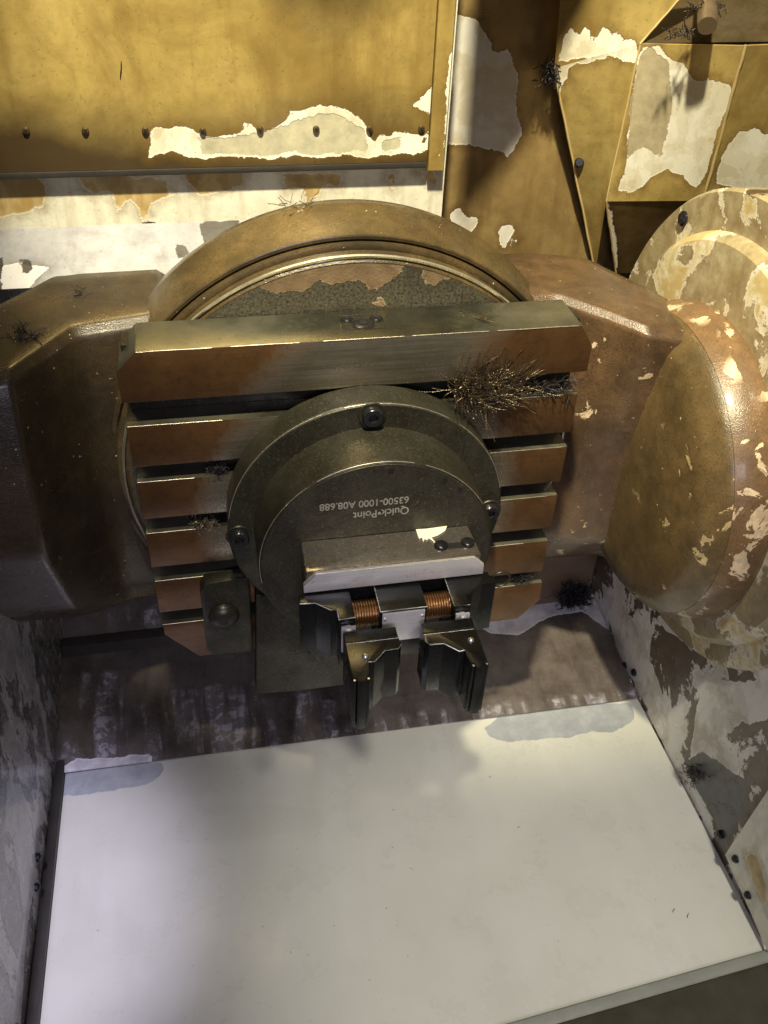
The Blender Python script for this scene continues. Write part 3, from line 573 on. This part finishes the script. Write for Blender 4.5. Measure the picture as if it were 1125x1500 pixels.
# ------------------------------------------------------------------ centring vise
vi = thing('centring_vise', 'bright steel vise with black stepped jaws and bronze spindle on round riser', 'vise', (.008, -.08, -.07))
zv = .036; yb_ = -.118
prism('body_top_rail', [(-.066, YF-.0004), (-.0665, -.112), (-.0665, yb_), (.0790, yb_), (.0790, -.112), (.0775, YF-.0004)], 'z', .0165, zv, M['topface'], vi, .0016, 2)
zz = .0165
prism('front_rail', [(-.0690, zz), (-.0690, zv-.0105), (-.0595, zv-.0006), (.0730, zv-.0006), (.0815, zv-.0090), (.0815, zz)], 'y', yb_-.0035, yb_-.0002, M['bright'], vi, .0006, 2)
strands('worn_edge_glint', [([(-.0590, yb_-.0030, zv-.0004), (.0725, yb_-.0030, zv-.0004)], .0005)], 0, M['edge'], vi, 4)
strands('worn_edge_glint', [([(-.0688, yb_-.0034, zv-.0108), (-.0592, yb_-.0034, zv-.0008)], .0005)], 0, M['edge'], vi, 4)
box('body_core', (-.066, -.117, -.066), (.078, YF-.0004, .0164), M['black'], vi, .001)
# carriages: stepped outer profile
def xy(pts, z): return [(H(u, v, 'z', z).x, H(u, v, 'z', z).y) for u, v in pts]
XM = .0085
left = [(-.0700, -.1175), (-.0320, -.1175), (-.0320, -.1530), (-.0450, -.1535), (-.0450, -.1425), (-.0500, -.1420), (-.0610, -.1325), (-.0735, -.1315), (-.0735, -.1225), (-.0700, -.1225)]
right = [(2*XM-x, y) for x, y in left]
def edged(name, poly, z0, z1, parent, nm='worn_edge_glint'):
    o = prism(name, poly, 'z', z0, z1, M['black'], parent, .0007, 2)
    return o
def line(pts, z, parent, r=.00042): return strands('worn_edge_glint', [([(x, y, z) for x, y in pts], r)], r, M['edge'], parent, 4)
cl = edged('carriage', left, -.040, .0150, vi); cr = edged('carriage', right, -.040, .0150, vi)
line(left[2:8], .0149, cl); line([right[1], right[2], right[3]], .0149, cr, .0003)
box('bearing_block', (-.0112, -.1495, -.040), (.0275, -.1176, .0145), M['black'], vi, .0007)
line([(-.0110, -.118), (-.0110, -.1495), (.0273, -.1495)], .0144, vi, .0004)
box('block_front_plate', (-.0095, -.1512, -.02), (.0255, -.1496, .0125), M['bright'], vi, .0005)
for x in (-.0075, .0235): lathe('dowel_pin', [(-.1525, .0012), (-.1512, .0012)], 'y', (x, 0, .0065), M['edge'], vi, 12)
# spindle with thread
def spindle(x0, x1):
    prof = []; x = x0
    while x < x1: prof += [(x, .0098), (x+.0007, .0112), (x+.0013, .0112), (x+.0020, .0098)]; x += .0022
    lathe('spindle_thread', prof, 'x', (0, -.1345, -.0005), M['copper'], vi, 40, 20)
spindle(-.0318, -.0113); spindle(.0278, .0488)
# serrated grip inserts seen between carriage and jaw
for x0, x1 in ((-.0435, -.0330), (.0500, .0605)):
    pts = [(x0, -.1545), (x0, -.1570), (x0+.0035, -.1570), (x0+.0035, -.1600), (x1-.0030, -.1600), (x1-.0030, -.1570), (x1+.001, -.1570), (x1+.001, -.1550), (x1-.003, -.1550), (x1-.003, -.1540), (x0+.0035, -.1540), (x0+.0035, -.1545)]
    prism('grip_insert', pts, 'z', -.02, .0085, M['bright'], vi, .0003, 1)
# jaws
JL = [(-.0430, -.1612), (-.0010, -.1612), (-.0010, -.1722), (.0000, -.1800), (-.0030, -.1842), (-.0140, -.1848), (-.0240, -.1945), (-.0285, -.1940), (-.0290, -.2070), (-.0315, -.2082), (-.0325, -.2082), (-.0325, -.2130), (-.0400, -.2130), (-.0400, -.2085), (-.0430, -.2085)]
JR = [(2*XM+.0018-x, y) for x, y in JL]
for poly, xm in ((JL, -.0215), (JR, .0395)):
    j = edged('jaw', poly, -.0480, .0080, vi)
    sx = 1 if poly is JL else -1
    x0, x1 = min(p[0] for p in poly), max(p[0] for p in poly)
    box('groove', (x0+.0002, -.1728, .0070), (x1-.001, -.1712, .00806), M['blackhole'], j, .0001, 1)
    line([(x0+.0003, -.1735), (x1-.0012, -.1735)], .0079, j, .00022)
    seg = poly[3:8]; line(seg, .0079, j, .00028 if sx > 0 else .00045)
    # long ribs on the tip
    for dx in ((.0012, .0118) if sx > 0 else (-.0012, -.0118)):
        e = (x0 if sx > 0 else x1)+dx
        box('tip_rib', (e-.0011, -.2112, -.0470), (e+.0011, -.2080, .0072), M['black'], j, .0006)
        ring('rib_shine', (e, -.2098, .0074), (0, 0, 1), .0005, .0005, M['edge'], j, 10)
    bx, by = ((-.0300, -.1885) if sx > 0 else (.0545, -.1850))
    bm = bmesh.new(); bmesh.ops.create_uvsphere(bm, u_segments=20, v_segments=12, radius=.0026)
    me = bpy.data.meshes.new('detent_ball'); bm.to_mesh(me); bm.free(); me.materials.append(M['edge']); me.polygons.foreach_set('use_smooth', [True]*len(me.polygons))
    o = bpy.data.objects.new('detent_ball', me); COL.objects.link(o); o.parent = j; o.location = Vector((bx, by, .0080))-base(j)
# two plugs in a slot on the top rail, machined scoop
for u, v in ((646,800),(685,796)):
    p = H(u, v, 'z', zv); lathe('plug', [(zv+.0001, .0060), (zv+.0020, .0058), (zv+.0032, .0042)], 'z', (p.x, p.y, 0), M['bolt'], vi, 28, 50)
p, q = H(650,801,'z',zv), H(680,797,'z',zv); box('plug_slot', (p.x, p.y-.0035, zv+.0001), (q.x, q.y+.0025, zv+.0006), M['blackhole'], vi, .0002, 1)
sc_ = [H(u, v, 'z', zv+.0001) for u, v in ((447,815),(475,815),(508,818),(490,824),(455,833),(446,828))]
mk('machined_scoop', [tuple(x) for x in sc_]+[(x.x, x.y, x.z+.0002) for x in sc_], [tuple(range(6)), tuple(range(6, 12))]+[(k, (k+1) % 6, 6+(k+1) % 6, 6+k) for k in range(6)], steel('scoop_steel', (.40, .35, .29), .35, .9, (.10, .08, .06), .5, (900, 30, 30)), vi)
# milky coolant splash
sp_ = [(609,776),(625,775),(655,771),(652,778),(641,785),(632,788),(638,795),(646,803),(640,802),(634,793),(628,789),(626,792),(622,790),(620,795),(618,788),(614,790),(612,785)]
sv = [H(u, v, 'z', zv+.0004) for u, v in sp_]; k = len(sv)
mk_splash = mk('coolant_splash', [tuple(x) for x in sv]+[(x.x, x.y, x.z+.0007) for x in sv], [tuple(range(k)), tuple(range(k, 2*k))]+[(i, (i+1) % k, k+(i+1) % k, k+i) for i in range(k)], M['milk'], None, 60, .0003)
tag(mk_splash, 'milky coolant splash dripping over top of vise rail', 'splash')
# ------------------------------------------------------------------ swarf
def tuft(name, label, uvs, ax, val, n, ln, dirs, mat, r=.0004, curl=.5, group=None, more=None, only=False):
    lines = list(more or [])
    for i in range(n):
        u, v = random.choice(uvs); p = H(u+random.gauss(0, 1)*uvs_s, v+random.gauss(0, 1)*uvs_s*.6, ax, val)
        d = Vector(random.choice(dirs))+Vector((random.gauss(0, .45), random.gauss(0, .35), random.gauss(0, .45))); d.normalize()
        L = [p]; m = random.randint(5, 9); step = random.uniform(.3, 1)*ln/m
        for k in range(m):
            d = (d+Vector((random.gauss(0, 1), random.gauss(0, 1), random.gauss(0, 1)))*curl*.4).normalized(); p = p+d*step; L.append(p)
        lines.append((L, r*random.uniform(.6, 1.3)))
    if only: return lines
    o = strands(name, lines, r, mat); return tag(o, label, 'metal chips', group)
uvs_s = 9
uvs_s = 6
base_pts = [(672,574),(682,582),(694,590),(704,586),(690,572),(712,580),(726,578),(680,566)]
tangle = tuft('', '', base_pts+[(735,560),(715,555)], 'y', -.005, 420, .022, [(.3, -.2, .6), (.8, -.2, .2), (-.4, -.3, .3), (.1, -.4, -.2)], M['swarf'], .00026, .8, only=True)
tuft('swarf_nest', 'bushy brown nest of stringy swarf caught in top right slot', base_pts+[(738,572)], 'y', -.003, 520, .050, [(.42, -.12, .9), (.62, -.12, .75), (.28, -.15, .95), (.8, -.1, .5)], M['swarf'], .00026, .30, more=tangle)
uvs_s = 9
tuft('swarf_nest', 'black matted swarf packed along slot under the brown nest', [(760+10*i, 578-2*i) for i in range(8)]+[(740,582),(700,590)], 'y', .002, 150, .018, [(.8, -.2, .3), (-.5, -.2, .3), (.3, -.4, .6)], M['swarf_dark'], .00035, .6)
uvs_s = 4
tuft('swarf_nest', 'small grey chip clump in second slot left of flange', [(315,686),(322,684),(326,690)], 'y', .004, 110, .012, [(0, -.5, .5), (-.5, -.3, .3), (.5, -.3, .3)], M['swarf_dark'], .0003, .9)
tuft('swarf_nest', 'silvery chip clump in third slot left of flange', [(283,766),(292,768),(300,766),(308,768),(314,765)], 'y', .004, 190, .012, [(0, -.5, .5), (-.5, -.3, .3), (.5, -.3, .3)], plain('swarf_silver', (.22, .20, .15), .3, .8, .6, 500), .0003, .9)
uvs_s = 8
tuft('swarf_ball', 'black fuzzy ball of chips at back corner of wet floor', [(838,868),(845,875),(850,866),(840,880),(832,872)], 'y', .158, 520, .022, [(0, -.5, .8), (.6, -.3, .3), (-.6, -.3, .3), (0, -.6, -.5)], M['swarf_dark'], .0006, .8)
tuft('swarf_ball', 'dark chip clump stuck low on peeling right wall', [(1018,1132),(1024,1138),(1020,1128)], 'x', .362, 120, .008, [(-.6, 0, .3), (-.4, .4, -.3), (-.4, -.4, .4)], M['swarf_dark'], .0005, .8)
uvs_s = 7
tuft('swarf_nest', 'thin dark swarf curls lying on top of left cradle arm', [(22,495),(34,493),(46,490)], 'z', .163, 46, .022, [(.7, 0, .2), (-.6, .2, .3), (0, .5, .4)], M['swarf_dark'], .0004, .9)
uvs_s = 6
tuft('swarf_nest', 'sparse dark swarf threads near back edge of left cradle arm', [(112,428),(114,432)], 'z', .163, 9, .020, [(.7, 0, .2), (0, .6, .2)], M['swarf_dark'], .0004, .5)
tuft('swarf_nest', 'black oily swarf stuck at left edge of corner housing', [(806,105),(808,118),(804,95)], 'y', .334, 130, .010, [(0, -.3, -.8), (-.5, -.2, .2)], M['swarf_dark'], .0006, .7)
tuft('swarf_nest', 'dark swarf strings tangled round brown stub bolt', [(1018,12),(1046,10),(1040,4),(990,45),(1012,48)], 'y', .245, 90, .012, [(0, -.4, -.6), (-.5, -.3, -.2), (.5, -.2, 0)], M['swarf_dark'], .0005, .7)
tuft('swarf_nest', 'few bright swarf threads on top edge of slotted table', [(672,458),(690,462),(705,466)], 'z', .1775, 16, .022, [(.9, -.2, .02), (.6, -.6, .02)], M['swarf'], .00028, .25)
tuft('swarf_nest', 'fine pale swarf threads on crown of ring housing', [(425,302),(440,299),(455,297)], 'y', .118, 26, .018, [(.9, 0, .08), (-.8, 0, .08)], M['swarf'], .00028, .3)
uvs_s = 3
tuft('swarf_nest', 'dark chips in lower right slot beside the round flange', [(765,845),(772,842),(758,848)], 'y', .004, 70, .012, [(.7, -.3, .3), (-.4, -.4, .3)], M['swarf_dark'], .00035, .8)

for u, v, L in ((760,1212,.004),(566,1331,.0022),(575,1242,.0022),(987,1334,.005),(1008,1341,.006),(718,1138,.0025)):
    p = H(u, v, 'z', ZF+.0006); a = random.uniform(-.8, .8); d = Vector((math.cos(a), math.sin(a), 0))
    o = strands('metal_chip', [([p-d*L*.5, p+Vector((0, .0006, .0004)), p+d*L*.5], .00028)], 0, M['swarf_dark'], None, 5)
    tag(o, 'tiny dark metal chip lying on the pale floor sheet', 'metal chip', 'loose chips on the floor sheet')
for u, v, y_ in ((176,114,YP-.001),):
    p = H(u, v, 'y', y_); o = strands('metal_chip', [([p, p+Vector((.002, -.0008, .008)), p+Vector((.003, -.0004, .014 if u == 176 else .009))], .0004)], 0, M['swarf_dark'], None, 5)
    tag(o, 'long dark metal splinter stuck upright on golden cover panel', 'metal chip') if u == 176 else tag(o, 'short dark metal splinter stuck to the golden cover panel', 'metal chip', 'short splinters on the cover panel')
